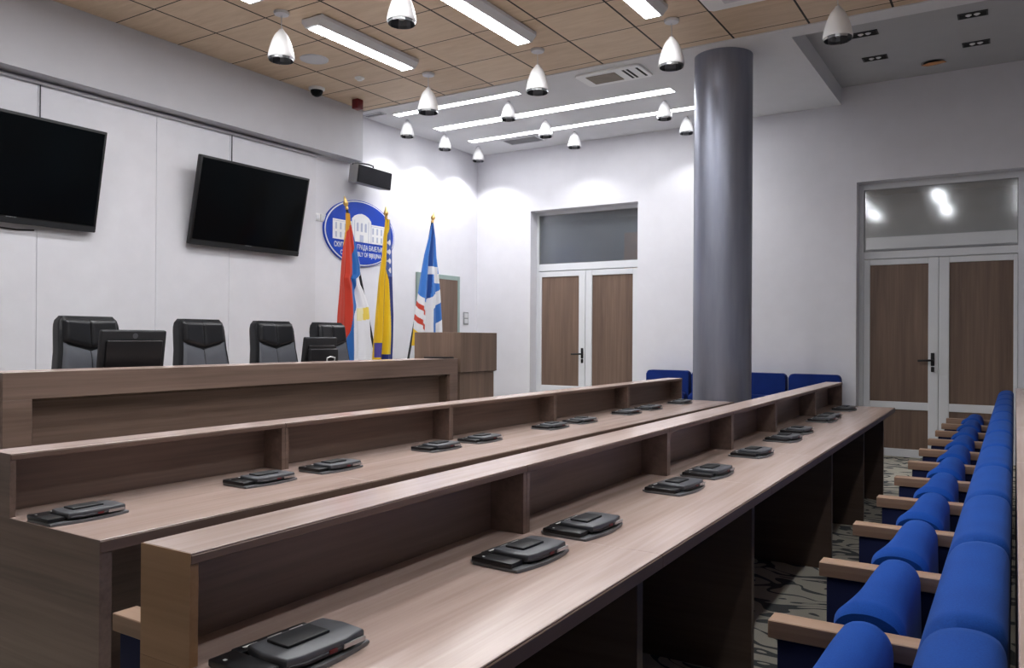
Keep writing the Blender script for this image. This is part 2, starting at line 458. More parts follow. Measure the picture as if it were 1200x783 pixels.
# ------------------------------------------------------------------ flip-up conference monitors lying closed on the desks
def flip_monitor():
    r = thing('conference_monitor', 'x', 'monitor', (0, 0, 0), 0, 'closed flip-up monitors on the desks')
    W, D = .27, .165
    prof = []
    for k in range(9): prof.append((W*k/8, -.018*math.sin(PI*k/8)))
    prof += [(W+.006, D*.35), (W-.004, D*.8), (W-.02, D), (.02, D+.006), (0, D*.9)]
    B().prism(prof, 0, .009, 'z', .002, 1).build('base_plate', M['base_grey'], r)
    b = B(); b.box(0, .058, .018, D*.93, .009, .023, .003, 2); b.box(.058, W-.03, D*.80, D*.99, .009, .021, .003, 2)
    h = b.build('hinge_block', M['black'], r)
    for x in (.075, .135, .19): bx('label_mark', M['plastic_white'], h, x, x+.034, D*.87, D*.91, .0205, .0222)
    bx('indicator_dot', M['plastic_white'], h, .012, .018, D*.72, D*.76, .0225, .0242)
    pr = [(.062, .006), (.10, -.004), (.2, -.004), (W-.01, .006), (W-.004, .07), (W-.012, .125), (.07, .128), (.056, .07)]
    s = B().prism(pr, .013, .034, 'z', .006, 3).build('screen', M['graphite'], r)
    B().prism([(.064, .004), (.10, -.007), (.2, -.007), (W-.011, .004), (W-.01, .03), (.062, .03)], .014, .022, 'z', .002, 1).build('screen_rim', M['darkmetal'], s)
    bx('raised_plate', M['black_soft'], r, .098, .205, .045, .108, .033, .040, .003, 2)
    bx('handle_strip', M['steel'], s, .192, W-.02, -.0085, -.004, .016, .025)
    bx('red_mark', M['red'], s, .155, .175, -.0082, -.005, .017, .024)
    return r
mon = flip_monitor()
ordn = ['nearest', 'second', 'third', 'fourth', 'fifth', 'sixth', 'seventh', 'eighth', 'ninth', 'tenth', 'farthest']
r2x = [.852, 1.605, 1.960, 2.70, 3.09, 3.75, 4.42, 4.84, 5.62, 5.88, 6.62]
r2y = [1.0, .995, .995, 1.0, 1.0, 1.005, 1.02, 1.04, 1.05, 1.06, 1.08]
r1x = [1.243, 1.945, 2.315, 3.05, 3.43, 4.19, 4.58, 5.33, 5.76, 6.46]
for i, (x, y) in enumerate(zip(r2x, r2y)):
    w = ordn[i]; lab = f'closed black flip-up monitor, {w} ' + ('from the near end ' if 0 < i < 10 else 'to the camera ' if i == 0 else 'from the camera ') + 'on the middle desk row'
    o = mon if i == 0 else dup(mon, (0, 0, 0))
    o.scale = (.89, .89, .89)
    o.location = (x, y, .7402); o.rotation_euler = (0, 0, -.05 + .06*random.random()); o['label'] = lab
for i, x in enumerate(r1x):
    w = ordn[i] if i < 9 else 'farthest'
    lab = f'closed black flip-up monitor, {w} ' + ('from the near end ' if 0 < i < 9 else 'to the left edge ' if i == 0 else 'from the camera, beside the column, ') + 'on the far desk row'
    o = dup(mon, (x, 2.362 + .012*random.random(), .7402), -.03 + .05*random.random(), lab)

# ------------------------------------------------------------------ blue tip-up seats along the right desk row
def rounded(pts, n=3):
    """Chaikin-smooth a closed profile"""
    for _ in range(n):
        q = []
        for i in range(len(pts)):
            a, c = pts[i], pts[(i+1) % len(pts)]
            q += [(a[0]*.75+c[0]*.25, a[1]*.75+c[1]*.25), (a[0]*.25+c[0]*.75, a[1]*.25+c[1]*.75)]
        pts = q
    return pts
P = .597
def blue_seat():
    r = thing('tip_up_seat', 'x', 'seat', (0, 0, 0), 0, 'row of blue tip-up seats')
    # backrest: rounded head, slightly bulged front
    prof = rounded([(.008, .30), (.008, .80), (.006, .872), (.06, .885), (.115, .865), (.135, .78), (.185, .60), (.215, .45), (.205, .30)], 2)
    def back(u, v):
        n = len(prof); k = v*n; i = int(k) % n; f = k-int(k)
        a, c = prof[i], prof[(i+1) % n]
        y, z = a[0]*(1-f)+c[0]*f, a[1]*(1-f)+c[1]*f
        e = abs(2*u-1); sh = 1 - .15*max(0, (e-.88)/.12)**2
        cy, cz = .09, .6
        return (.004 + u*(P-.008), cy+(y-cy)*sh, cz+(z-cz)*(1-(1-sh)*.55))
    b = B(); b.grid(back, 24, 56)
    bmesh.ops.remove_doubles(b.bm, verts=b.bm.verts[:], dist=.0003)
    es = [e for e in b.bm.edges if e.is_boundary]; bmesh.ops.holes_fill(b.bm, edges=es, sides=0)
    b.build('backrest', M['blue'], r, 50)
    # folded-up cushion standing on its back edge, with a rolled, slightly waisted top
    cp = rounded([(.215, .33), (.222, .56), (.222, .632), (.262, .668), (.318, .664), (.345, .625), (.335, .52), (.315, .33)], 2)
    def cush(u, v):
        n = len(cp); k = v*n; i = int(k) % n; f = k-int(k)
        a, c = cp[i], cp[(i+1) % n]
        y, z = a[0]*(1-f)+c[0]*f, a[1]*(1-f)+c[1]*f
        e = 2*u-1
        flare = 1 + .38*max(0, -e)**2.2 - .04*e
        edge = 1 - .10*max(0, (abs(e)-.94)/.06)**2
        cy = .27
        return (.075 + u*(P-.085), cy + (y-cy)*flare*edge + .008*max(0, -e)**2, .5 + (z-.5)*edge + .012*(1-e*e)*(1 if z > .5 else 0))
    b = B(); b.grid(cush, 22, 48)
    bmesh.ops.remove_doubles(b.bm, verts=b.bm.verts[:], dist=.0003)
    es = [e for e in b.bm.edges if e.is_boundary]; bmesh.ops.holes_fill(b.bm, edges=es, sides=0)
    b.build('seat_cushion', M['blue'], r, 50)
    arm(r, 0)
    return r
def arm(r, x):
    a = B().box(x+0, x+.066, .13, .505, .577, .620, .002, 1).build('armrest', M['wood_arm'], r)
    b = B(); b.box(x+.006, x+.060, .13, .485, .10, .577, .008, 2)
    b.box(x+.012, x+.054, .16, .40, .0, .10)
    b.build('side_panel', M['blue_dark'], r)
s0 = blue_seat()
SX0 = 1.968 - 2*P
words_ = ['only its backrest showing at the bottom right corner', 'second from the camera, cut by the bottom edge', 'third from the camera', 'fourth from the camera', 'fifth from the camera', 'sixth from the camera', 'seventh from the camera', 'eighth from the camera', 'ninth from the camera', 'tenth from the camera', 'eleventh from the camera']
s0.location = (SX0, 0, 0); s0['label'] = 'bright blue tip-up seat with wooden armrest, ' + words_[0]
for k in range(1, 11):
    d = dup(s0, (SX0 + k*P, 0, 0), None, 'bright blue tip-up seat with wooden armrest, ' + words_[k])
    last = d
o = dup(s0, (SX0 + 11*P, 0, 0), None, 'last bright blue tip-up seat of the right-hand row, closest to the double door')
arm(o, P - .066)
# one seat of the row in front, its armrest showing past the end of the middle desk
o = dup(s0, (1.13, 1.36, 0), None, 'blue seat with wooden armrest tucked behind the near end of the middle desk')

# ------------------------------------------------------------------ chairs along the back wall
def wall_chair():
    r = thing('wall_chair', 'x', 'chair', (0, 0, 0), 0, 'navy chairs along the back wall')
    W = .275
    def rr(w, z0, z1, rad, n=6):
        pts = []
        for cx, cz, a0 in ((w-rad, z1-rad, 0), (-w+rad, z1-rad, 90), (-w+.02, z0+.02, 180), (w-.02, z0+.02, 270)):
            rd = rad if a0 < 180 else .02
            for k in range(n+1):
                a = math.radians(a0 + 90*k/n); pts.append((cx+rd*math.cos(a), cz+rd*math.sin(a)))
        return pts
    b = B(); b.prism(rr(W, .28, .905, .045), -.06, .06, 'x', .02, 3)
    b.build('backrest', M['blue_back'], r)
    b = B(); b.prism(rr(W-.012, .34, .655, .05), -.20, -.065, 'x', .03, 3)
    b.build('seat_cushion', M['blue_back'], r)
    for s in (-1, 1):
        b = B(); b.box(-.12, .05, s*.2-.02, s*.2+.02, 0, .34, .004, 1); b.box(-.25, .06, s*.2-.025, s*.2+.025, 0, .025, .004, 1)
        b.build('leg', M['darkmetal'], r)
    return r
w0 = wall_chair()
wl = ['navy upholstered chair against the back wall, beside the left double door', 'navy chair against the back wall, half hidden by the left side of the column',
      'navy chair against the back wall, just right of the column', 'navy upholstered chair against the back wall, nearest the right double door']
for k, y in enumerate((3.636, 3.05, 2.49, 1.905)):
    o = w0 if k == 0 else dup(w0, (0, 0, 0))
    o.location = (9.41, y, 0); o['label'] = wl[k]

# ------------------------------------------------------------------ head table, lectern
YP = 4.30
r = thing('head_table', 'long grey-brown wooden head table with recessed front panel on the dais', 'table', (2.02, YP, 0))
Lp = 3.87
b = B(); b.box(0, Lp, 0, .035, .965, 1.105, .002, 1); b.box(0, .145, 0, .035, 0, .965, .002, 1); b.box(Lp-.12, Lp, 0, .035, 0, .965, .002, 1)
b.build('front_frame', M['wood_x'], r)
bx('recessed_panel', M['wood_x'], r, .10, Lp-.10, .11, .13, 0, .98)
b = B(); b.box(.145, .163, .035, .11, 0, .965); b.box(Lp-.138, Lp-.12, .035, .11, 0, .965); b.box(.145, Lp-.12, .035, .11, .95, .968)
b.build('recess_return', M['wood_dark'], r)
bx('top_shelf', M['wood_top_lit'], r, 0, Lp, .036, .30, 1.080, 1.1045, .002, 1)
bx('worktop', M['wood_top_lit'], r, 0, Lp, .131, .80, .865, .9, .002, 1)
bx('shelf_back', M['wood_x'], r, .02, Lp-.02, .27, .29, .9, 1.08)
for x in (-.012, Lp-.036): bx('end_panel', M['wood_z'], r, x, x+.012 if x < 0 else x+.035, .036, .78, .15, 1.08 if x < 0 else .86, .002, 1)
r = thing('lectern', 'tall boxy wooden lectern at the right end of the head table', 'lectern', (5.925, YP, 0))
b = B(); b.box(0, .60, -.005, .54, .975, 1.343, .002, 1); b.build('upper_box', M['wood_z'], r)
b = B(); b.box(.012, .575, .012, .52, 0, .975, .002, 1); b.build('body', M['wood_z'], r)
bx('seam_strip', M['dark_slot'], r, .006, .588, .002, .53, .972, .9755)

# ------------------------------------------------------------------ things on the head table
def desk_monitor(name, label, x, W, zb, H, cat='monitor'):
    r = thing(name, label, cat, (x, 4.78, .90))
    tilt = -.14
    def T(b):
        bmesh.ops.rotate(b.bm, cent=(0, 0, zb), matrix=Matrix.Rotation(-tilt, 3, 'X'), verts=b.bm.verts[:]); return b
    b = B(); b.box(-W/2, W/2, -.018, .018, zb, zb+H, .012, 3); T(b).build('back_shell', M['black_soft'], r)
    b = B(); b.box(-W/2+.03, W/2-.03, -.034, -.016, zb+.03, zb+H-.06, .012, 3); T(b).build('rear_cover', M['black'], r)
    b = B(); b.box(-W/2+.012, W/2-.012, .0175, .0195, zb+.015, zb+H-.015); T(b).build('screen', M['tv'], r)
    b = B(); b.box(-.05, .05, -.03, .03, .012, zb+.10, .01, 2); b.box(-.13, .13, -.09, .10, 0, .014, .006, 2)
    b.build('stand', M['black'], r)
    return r, T
r, T = desk_monitor('desktop_monitor', 'black desktop monitor seen from behind, in front of the leftmost office chair', 3.0, .445, .10, .335)
b = B(); b.lathe([(.018, -.001), (.018, .001)], 20, (0, -.0185, .10+.335-.035), close=True, ax='y'); b.box(-.012, .012, -.0195, -.018, .10+.335-.038, .10+.335-.032)
T(b).build('round_badge', M['graphite'], r)
b = B(); b.box(-.03, .03, -.0355, -.0335, .135, .138); T(b).build('rear_label', M['vent'], r)
r, T = desk_monitor('desktop_monitor', 'small black monitor seen from behind, in front of the fourth office chair', 4.615, .35, .10, .295)
b = B(); b.box(-.15, .16, -.085, -.045, .09, .300, .012, 3); b.build('docking_unit', M['black'], r)
b = B(); b.tube([(.02, -.09, .19), (.015, -.10, .225), (.05, -.10, .235), (.10, -.10, .225), (.105, -.09, .19), (.14, -.09, .185)], .006, 8)
b.build('cable', M['plastic_white'], r)
o = B().box(-.07, .07, -.12, .12, 0, .014, .004, 2).build('tablet', M['black']); o.location = (5.80, 4.45, 1.1047)
tag(o, 'flat black tablet lying on the head table beside the lectern', 'tablet')

# ------------------------------------------------------------------ executive chairs
def exec_chair():
    r = thing('office_chair', 'x', 'chair', (0, 0, 0), 0, 'office chairs behind the head table')
    def W(z):   # half width
        return .192 + .012*math.sin(min(1, max(0, (1.27-z)/.3))*PI/2) + .05*max(0, (1.05-z)/.4)
    def yc(z):  # lean of the back
        return .03 + .10*max(0, (z-.45)/.82)
    def shell(u, v):
        z = .42 + v*.85; w = W(z)*(1 - .16*max(0, (v-.94)/.06)**2.2); a = u*2*PI
        th = .055*(1 - .25*max(0, (v-.9)/.1))
        x = w*max(-1, min(1, 1.22*math.cos(a))); y = th*max(-1, min(1, 1.25*math.sin(a)))
        return (x, yc(z)+y + .02*(x/w)**2 * -1, z)
    b = B(); b.grid(shell, 40, 30)
    bmesh.ops.remove_doubles(b.bm, verts=b.bm.verts[:], dist=.0004)
    bmesh.ops.holes_fill(b.bm, edges=[e for e in b.bm.edges if e.is_boundary], sides=0)
    b.build('backrest', M['leather'], r, 60)
    VZ = lambda x: 1.06 + .055*min(1, abs(x)/.19)
    def pad(zl, zh, name, mat, off):
        bb = B()
        for s in (-1, 1):
            def f(u, v):
                x0 = .003 + u*.97
                z0a = zl; z = None
                xx = s*x0*.17
                lo = zl(xx); hi = zh(xx); z = lo + (hi-lo)*v; w = W(z)-.022
                x = s*(.002 + u*(w-.002))
                ed = min(1, (1-u)*7)**.5 * (.72 + .28*min(1, u*14)) * min(1, min(v, 1-v)*10)**.5
                return (x, yc(z) - .052 - .02*(x/W(z))**2 - off*ed, z)
            bb.grid(f, 16, 16)
        return bb.build(name, mat, r, 60)
    pad(VZ, lambda x: 1.25, 'headrest', M['leather'], .028)
    pad(lambda x: .52, lambda x: VZ(x)-.006, 'back_pad', M['leather_grey'], .018)
    B().prism(rounded([(-.46, .44), (-.47, .53), (-.2, .54), (.04, .52), (.04, .44)], 2), -.24, .24, 'x', .02, 2).build('seat', M['leather'], r, 50)
    for s in (-1, 1):
        B().tube([(s*.25, -.02, .46), (s*.29, -.04, .50), (s*.29, -.06, .66), (s*.28, -.1, .69), (s*.28, -.3, .69), (s*.29, -.36, .66), (s*.28, -.34, .5), (s*.24, -.3, .46)], .018, 8).build('armrest', M['black'], r)
    b = B(); b.tube([(0, -.2, .44), (0, -.2, .10)], .028, 12)
    for k in range(5):
        a = 2*PI*k/5 + .3; b.tube([(0, -.2, .10), (.30*math.cos(a), -.2+.30*math.sin(a), .075)], [.026, .016], 8)
        b.lathe([(0, -.02), (.028, -.02), (.028, .02), (0, .02)], 12, (.30*math.cos(a), -.2+.30*math.sin(a), .029), ax='x')
    b.build('swivel_base', M['darkmetal'], r)
    return r
e0 = exec_chair()
ex = [(2.90, 'black leather office chair at the left end, behind the larger monitor'), (3.75, 'black leather office chair standing clear, with no monitor in front, second from the left'),
      (4.43, 'black leather office chair just left of the small monitor, third from the left'), (5.06, 'black leather office chair partly behind the small monitor, beside the red flag')]
for k, (x, lab) in enumerate(ex):
    o = e0 if k == 0 else dup(e0, (0, 0, 0))
    o.location = (x, 5.0, .15); o.rotation_euler = (0, 0, (-.02, .03, .0, .1)[k]); o['label'] = lab

# ------------------------------------------------------------------ wall screens
def tv(label, x0, x1):
    W = x1-x0; Hh = .84
    r = thing('television', label, 'television', ((x0+x1)/2, 6.58, 2.165), rot=(.205, 0, 0), group='televisions on the dais wall')
    b = B(); b.box(-W/2, W/2, -.035, .015, 0, Hh, .008, 2); b.build('case', M['black'], r)
    b = B(); b.box(-W/2+.022, W/2-.022, -.0365, -.034, .055, Hh-.022); b.build('screen', M['tv'], r)
    b = B(); b.box(-W/2+.004, W/2-.004, -.039, -.034, .004, .045, .002, 1); bz = b.build('bottom_bezel', M['black_soft'], r)
    b = B()
    for k, w in enumerate((.009, .007, .009, .008, .006, .009, .007)): b.box(-.04+k*.0115, -.04+k*.0115+w, -.0396, -.0388, .046, .0515)
    b.build('maker_mark', M['vent'], r)
    b = B(); b.box(-.14, .14, .015, .05, .3, .6, .005, 1); b.build('wall_mount', M['darkmetal'], r)
    return r
r = tv('left wall-mounted black television, cut by the left edge of the picture', 2.45, 3.792)
b = B(); b.box(-.40, -.375, -.042, -.036, .012, .022, .002, 1); b.build('status_light', M['led'], r)
o = B().tube([(2.80, 6.52, 2.20), (2.86, 6.55, 2.155), (3.0, 6.60, 2.125), (3.2, 6.612, 2.12), (3.33, 6.614, 2.13)], .006, 6).build('power_cable', M['black'])
tag(o, 'thin black cable hanging under the left television', 'cable')
tv('right wall-mounted black television, tilted down above the office chairs', 4.692, 6.037)
for k, (x, z0, z1) in enumerate(((3.37, 2.98, 3.30), (5.22, 2.985, 3.30))):
    o = B().tube([(x, YT-.028, z0), (x, YT-.028, z1)], .0045, 6).build('signal_cable', M['black_soft'])
    tag(o, ('thin dark cable running up from the left television to the rail', 'thin dark cable running up from the right television to the rail')[k], 'cable', 'cables above the televisions')
# speaker on its bracket
r = thing('wall_speaker', 'black-fronted loudspeaker with grey sides hung under the end of the ceiling beam', 'loudspeaker', (7.03, 6.47, 3.18), rot=(.12, 0, .05))
b = B(); b.prism([(-.31, -.11), (.31, -.11), (.27, .03), (-.29, .03)], -.105, .105, 'z', .008, 2); b.build('cabinet', M['vent'], r)
bx('front_grille', M['cloth_black'], r, -.302, .302, -.122, -.108, -.098, .098, .004, 1)
b = B(); b.tube([(-.30, -.02, .10), (-.22, -.02, .13), (-.02, -.02, .145), (.06, -.02, .14), (.07, -.02, .10)], .010, 8); b.box(-.05, .05, .025, .14, -.06, .06, .004, 1)
b.build('bracket', M['darkmetal'], r)

# ------------------------------------------------------------------ wall sockets, switch
def mesh_text(txt, size, name, mat, parent, loc, width=None, depth=.003, align='CENTER'):
    cu = bpy.data.curves.new('t', 'FONT'); cu.body = txt; cu.size = size; cu.extrude = depth; cu.align_x = align
    to = bpy.data.objects.new('t', cu); COL.objects.link(to)
    bpy.context.view_layer.update()
    me = bpy.data.meshes.new_from_object(to.evaluated_get(bpy.context.evaluated_depsgraph_get()))
    bpy.data.objects.remove(to); bpy.data.curves.remove(cu)
    me.name = name
    me.transform(Matrix.Rotation(PI/2, 4, 'X'))
    if width:
        xs = [v.co.x for v in me.vertices]; me.transform(Matrix.Scale(width/(max(xs)-min(xs)), 4, (1, 0, 0)))
    me.materials.clear(); me.materials.append(mat)
    o = bpy.data.objects.new(name, me); link(o, parent); o.location = loc
    return o
for k, x in enumerate((6.405, 6.50)):
    r = thing('wall_socket', ('left one of two small white wall sockets between television and round emblem', 'right one of two small white wall sockets, next to the round emblem')[k], 'socket', (x - .01, YT-.0005, 2.64), group='white sockets on the dais wall')
    f = bx('frame', M['plastic_white'], r, -.042, .042, -.012, 0, -.042, .042, .004, 2)
    bx('insert', M['pvc'], r, -.024, .024, -.016, -.011, -.026, .026, .003, 1)
r = thing('wall_switch', 'grey double light switch on the wall right of the single door', 'switch', (9.27, YT-.0005, 1.567))
bx('frame', M['vent'], r, -.06, .06, -.012, 0, -.09, .09, .004, 2)
for z in (-.04, .04): bx('rocker', M['fixture'], r, -.042, .042, -.018, -.011, z-.032, z+.032, .003, 1)

# ------------------------------------------------------------------ oval emblem
r = thing('wall_emblem', 'large oval blue emblem with a white town hall and white lettering, behind the flags', 'emblem', (7.085, YT-.001, 2.53))
EW, EH = .605, .392
def oval(b, w, h, y0, y1, n=72):
    b.prism([(w*math.cos(2*PI*k/n), h*math.sin(2*PI*k/n)) for k in range(n)], y0, y1, 'y'); return b
oval(B(), EW, EH, -.022, 0).build('back_rim', M['seal_blue'], r)
oval(B(), EW-.010, EH-.008, -.025, -.021).build('white_ring', M['seal_white'], r)
oval(B(), EW-.028, EH-.022, -.029, -.024).build('blue_field', M['seal_blue'], r)
b = B()
b.prism([(-.475, -.105), (.475, -.105), (.475, .125), (.165, .125), (.165, .16), (.12, .20), (.06, .225), (0, .235), (-.06, .225), (-.12, .20), (-.165, .16), (-.165, .125), (-.475, .125)], -.034, -.028, 'y')
bd = b.build('town_hall', M['seal_white'], r)
b = B()
for s in (-1, 1):
    for k in range(4):
        x = s*(.20 + .075*k)
        b.box(x-.012, x+.012, -.036, -.0335, .01, .085); b.box(x-.012, x+.012, -.036, -.0335, -.085, -.02)
    b.box(s*.32-.15, s*.32+.15, -.036, -.0335, .102, .107)
for k in range(-1, 2):
    b.box(k*.07-.016, k*.07+.016, -.036, -.0335, .02, .11); b.lathe([(0, 0), (.016, 0)], 12, (k*.07, -.0362, .11), ax='y')
b.box(-.03, .03, -.036, -.0335, -.105, -.02)
for x in (-.165, .165, -.12, .12): b.box(x-.003, x+.003, -.036, -.0335, -.1, .15)
b.build('town_hall_details', M['seal_line'], bd)
mesh_text('СКУПШТИНА ГРАДА БИЈЕЉИНА', .085, 'lettering', M['seal_white'], r, (0, -.030, -.195), .90)
mesh_text('CITY ASSEMBLY OF BIJELJINA', .075, 'lettering', M['seal_white'], r, (0, -.030, -.275), .70)

# ------------------------------------------------------------------ flags fanned out in one stand
YF = 5.75
st = thing('flag_stand', 'flag stand on the platform holding the three flags, hidden behind the head table', 'flag stand', (6.68, YF, .15))
b = B(); b.lathe([(0, 0), (.24, 0), (.24, .02), (.05, .05), (.035, .25), (.055, .30), (.055, .36), (0, .36)], 28); b.box(-.15, .16, .03, .11, .28, .36, .01, 2); b.build('base', M['darkmetal'], st)
def interp(rows, z, k):
    for a, c in zip(rows, rows[1:]):
        if a[0] >= z >= c[0]:
            t = (a[0]-z)/(a[0]-c[0]+1e-9); return a[1][k]*(1-t)+c[1][k]*t
    return rows[-1][1][k] if z < rows[-1][0] else rows[0][1][k]
def flag(label, rows, colour, pole_top, pole_bot, nf, seed):
    r = thing('flag', label, 'flag', (pole_bot[0]*5.80/5.75, YF, pole_bot[1]), group='flags on the dais')
    ks = 5.80/5.75
    pole_top = (pole_top[0]*ks, 1.3 + (pole_top[1]-1.3)*ks); pole_bot = (pole_bot[0]*ks, pole_bot[1])
    ox, oz = pole_bot
    pt = Vector((pole_top[0]-ox, 0, pole_top[1]-oz))
    B().tube([(0, .06, 0), (pt.x, .05, pt.z)], .013, 10).build('pole', M['black_soft'], r)
    d = pt.normalized()
    b = B(); b.lathe([(0, 0), (.016, .0), (.018, .02), (.012, .03), (.024, .05), (.026, .07), (.016, .09), (.006, .13), (0, .14)], 14)
    q = Vector((0, 0, 1)).rotation_difference(d).to_matrix().to_4x4()
    bmesh.ops.transform(b.bm, matrix=Matrix.Translation(pt - d*.03 + Vector((0, .05, 0))) @ q, verts=b.bm.verts[:])
    b.build('finial', M['gold'], r)
    nu, nv = 90, 230; n = len(rows[0][1])-1
    z0, z1 = rows[0][0], rows[-1][0]; rnd = random.Random(seed); ph = rnd.random()*6
    def f(u, v):
        z = z0 + (z1-z0)*v
        xl, xr = interp(rows, z, 0), interp(rows, z, n)
        w = xr-xl; A = (.006 + .022*min(1, v*1.4))*max(0, math.sin(PI*u))**.6
        y = -A*math.sin(u*PI*nf + ph + .5*v) - .35*A*math.sin(u*PI*nf*2.3 + 1.7*ph - v)
        return (xl + w*u - ox, y, z - oz)
    b = B(); b.grid(f, nu, nv)
    o = b.build('cloth', M['flag'], r, 180, fixn=False)
    me = o.data; at = me.color_attributes.new('Col', 'FLOAT_COLOR', 'CORNER')
    for p in me.polygons:
        c = p.center; z = c.z + oz; x = c.x + ox
        cc = colour(x, z, [interp(rows, z, k) for k in range(n+1)])
        for li in p.loop_indices: at.data[li].color = (*cc, 1)
    return r
GOLD, RED, BLUE, WHT = (.62, .33, .04), (.55, .06, .035), (.035, .16, .46), (.82, .82, .86)
YEL, NAVY, SKY = (.74, .48, .02), (.03, .045, .22), (.07, .24, .66)
F1 = [(2.556,[5.929,5.99,5.99,5.99,5.99]),(2.453,[5.93,6.004,6.006,6.006,6.006]),(2.367,[5.925,5.955,6.029,6.036,6.036]),(2.211,[5.896,5.896,6.056,6.094,6.094]),
(2.036,[5.874,5.874,6.02,6.14,6.146]),(1.94,[5.865,5.865,6.021,6.147,6.153]),(1.895,[5.861,5.861,6.022,6.084,6.109]),(1.774,[5.852,5.852,6.023,6.092,6.2]),
(1.617,[5.834,5.834,6.025,6.1,6.279]),(1.512,[5.823,5.823,6.019,6.051,6.294]),(1.338,[5.815,5.815,5.99,6.046,6.309]),(1.163,[5.811,5.811,5.919,6.048,6.324]),(.903,[5.789,5.789,5.861,6.044,6.34])]
def c1(x, z, k):
    if x < k[1]: return GOLD
    if x < k[2]: return RED
    if x < k[3]: return BLUE
    if 1.47 < z - .15*(x-6.2) < 1.60 and x > 6.13: return (.85, .66, .12) if x > 6.19 else (.85, .8, .5)
    return WHT
flag('red, blue and white flag hanging at the left of the three flags', F1, c1, (5.94, 2.62), (6.575, .50), 4.4, 3)
F2 = [(2.572,[6.532,6.552,6.58,6.594,6.608]),(2.471,[6.519,6.581,6.581,6.595,6.623]),(2.358,[6.5,6.555,6.561,6.568,6.631]),(2.172,[6.481,6.536,6.543,6.55,6.644]),
(1.895,[6.43,6.518,6.532,6.587,6.654]),(1.526,[6.386,6.508,6.522,6.619,6.675]),(1.25,[6.356,6.511,6.525,6.636,6.671]),(1.02,[6.332,6.486,6.513,6.645,6.659]),(.791,[6.314,6.475,6.516,6.647,6.655])]
def c2(x, z, k):
    if 1.08 < z < 1.23 and 6.38 < x < k[1]: return (.10, .08, .32)
    if z < 1.11 and x > k[2]: return NAVY
    if x < k[1]: return YEL
    if x < k[2]: return (.40, .24, .01)  # shade of the fold crease painted into the yellow
    if x < k[3]: return (.85, .60, .03)
    if z > 1.95:
        for sz in (2.32, 2.22, 2.12, 2.02):
            if abs(z-sz) + abs(x-(k[3]+k[4])/2)*1.2 < .034: return WHT
        return (.10, .16, .46)
    return NAVY
flag('yellow and navy blue flag in the middle of the three flags', F2, c2, (6.545, 2.60), (6.68, .50), 4.6, 11)
F3 = [(2.623,[7.342,7.358,7.366,7.374]),(2.443,[7.28,7.328,7.36,7.416]),(2.241,[7.203,7.298,7.338,7.435]),(2.042,[7.151,7.284,7.316,7.478]),(1.843,[7.107,7.27,7.302,7.513]),
(1.645,[7.055,7.257,7.28,7.532]),(1.496,[7.027,7.243,7.266,7.55]),(1.348,[7.013,7.236,7.26,7.56]),(1.2,[6.986,7.232,7.263,7.572])]
def c3(x, z, k):
    L = x < (k[1]+k[2])/2
    if L:
        t = z + (x-k[0])*.55
        if t > 1.80: return SKY if x < k[1]-.004 else (.03, .10, .36)  # darker blue edge paints in the shade of the fold
        if t < 1.40 and z < 1.46: return (.80, .52, .03)
        if 1.66 < t < 1.715 or 1.50 < t < 1.565: return (.62, .08, .05)
        return WHT
    m = (k[2]+k[3])/2
    if 2.03 < z < 2.12 and x < m+.06: return WHT
    if 1.93 < z < 2.04 and x > m-.02: return WHT
    s = z - .6*(x-k[2])
    if 1.57 < s < 1.74: return WHT
    if s <= 1.57: return WHT if (x < k[2]+.085 or (s < 1.34 and x > m+.04)) else (.06, .20, .56)
    if x < k[2]+.03: return (.03, .10, .36)  # fold shade painted as a darker blue strip
    return SKY
flag('light blue flag with white patches and red stripes, rightmost of the three flags', F3, c3, (7.357, 2.66), (6.80, .50), 5.0, 5)

# ------------------------------------------------------------------ pendant lamps
def pendant(sc_=1.0, cord=True):
    r = thing('pendant_lamp', 'x', 'pendant lamp', (0, 0, 0), 0, 'white bell-shaped pendant lamps')
    k = sc_
    prof = [(.104, .012), (.1075, .016), (.1065, .034), (.099, .074), (.089, .112), (.077, .15), (.066, .178), (.055, .20), (.042, .218), (.030, .231), (.022, .243), (.016, .252), (0, .254)]
    b = B(); b.lathe([(a*k, h*k) for a, h in prof], 36); b.lathe([(.104*k, .016*k), (.099*k, .05*k), (.08*k, .12*k), (.03*k, .17*k), (0, .17*k)], 36)
    b.build('shade', M['enamel'], r, 50)
    b = B(); b.lathe([(.098*k, -.004*k), (.102*k, .022*k), (.092*k, .075*k), (.055*k, .14*k), (0, .15*k)], 20)
    for i, fc in enumerate(b.bm.faces): fc.material_index = 1 if (i*7) % 5 in (1, 3) else 0  # darker facets paint in the dark reflections of the metal
    b.build('reflector', [M['steel'], M['graphite']], r, 0, fixn=False)
    b = B(); b.lathe([(0, .02*k), (.022*k, .03*k), (.026*k, .06*k), (.018*k, .10*k), (0, .12*k)], 14); b.build('bulb', M['fixture'], r)
    if cord:
        b = B(); b.tube([(0, 0, .25*k), (0, 0, .39)], .003, 6); b.tube([(.014, 0, .215), (.019, 0, .24), (.012, 0, .262), (0, 0, .268)], .004, 6); b.build('cord', M['fixture'], r)
        b = B(); b.lathe([(0, .395), (.062, .395), (.064, .388), (.058, .372), (.012, .366), (0, .366)], 28); b.build('ceiling_cup', M['fixture'], r)
    else:
        b = B(); b.tube([(0, 0, .24*k), (0, 0, .2035)], .018, 10)
        b.build('mount', M['fixture'], r)
    return r
pa = pendant()
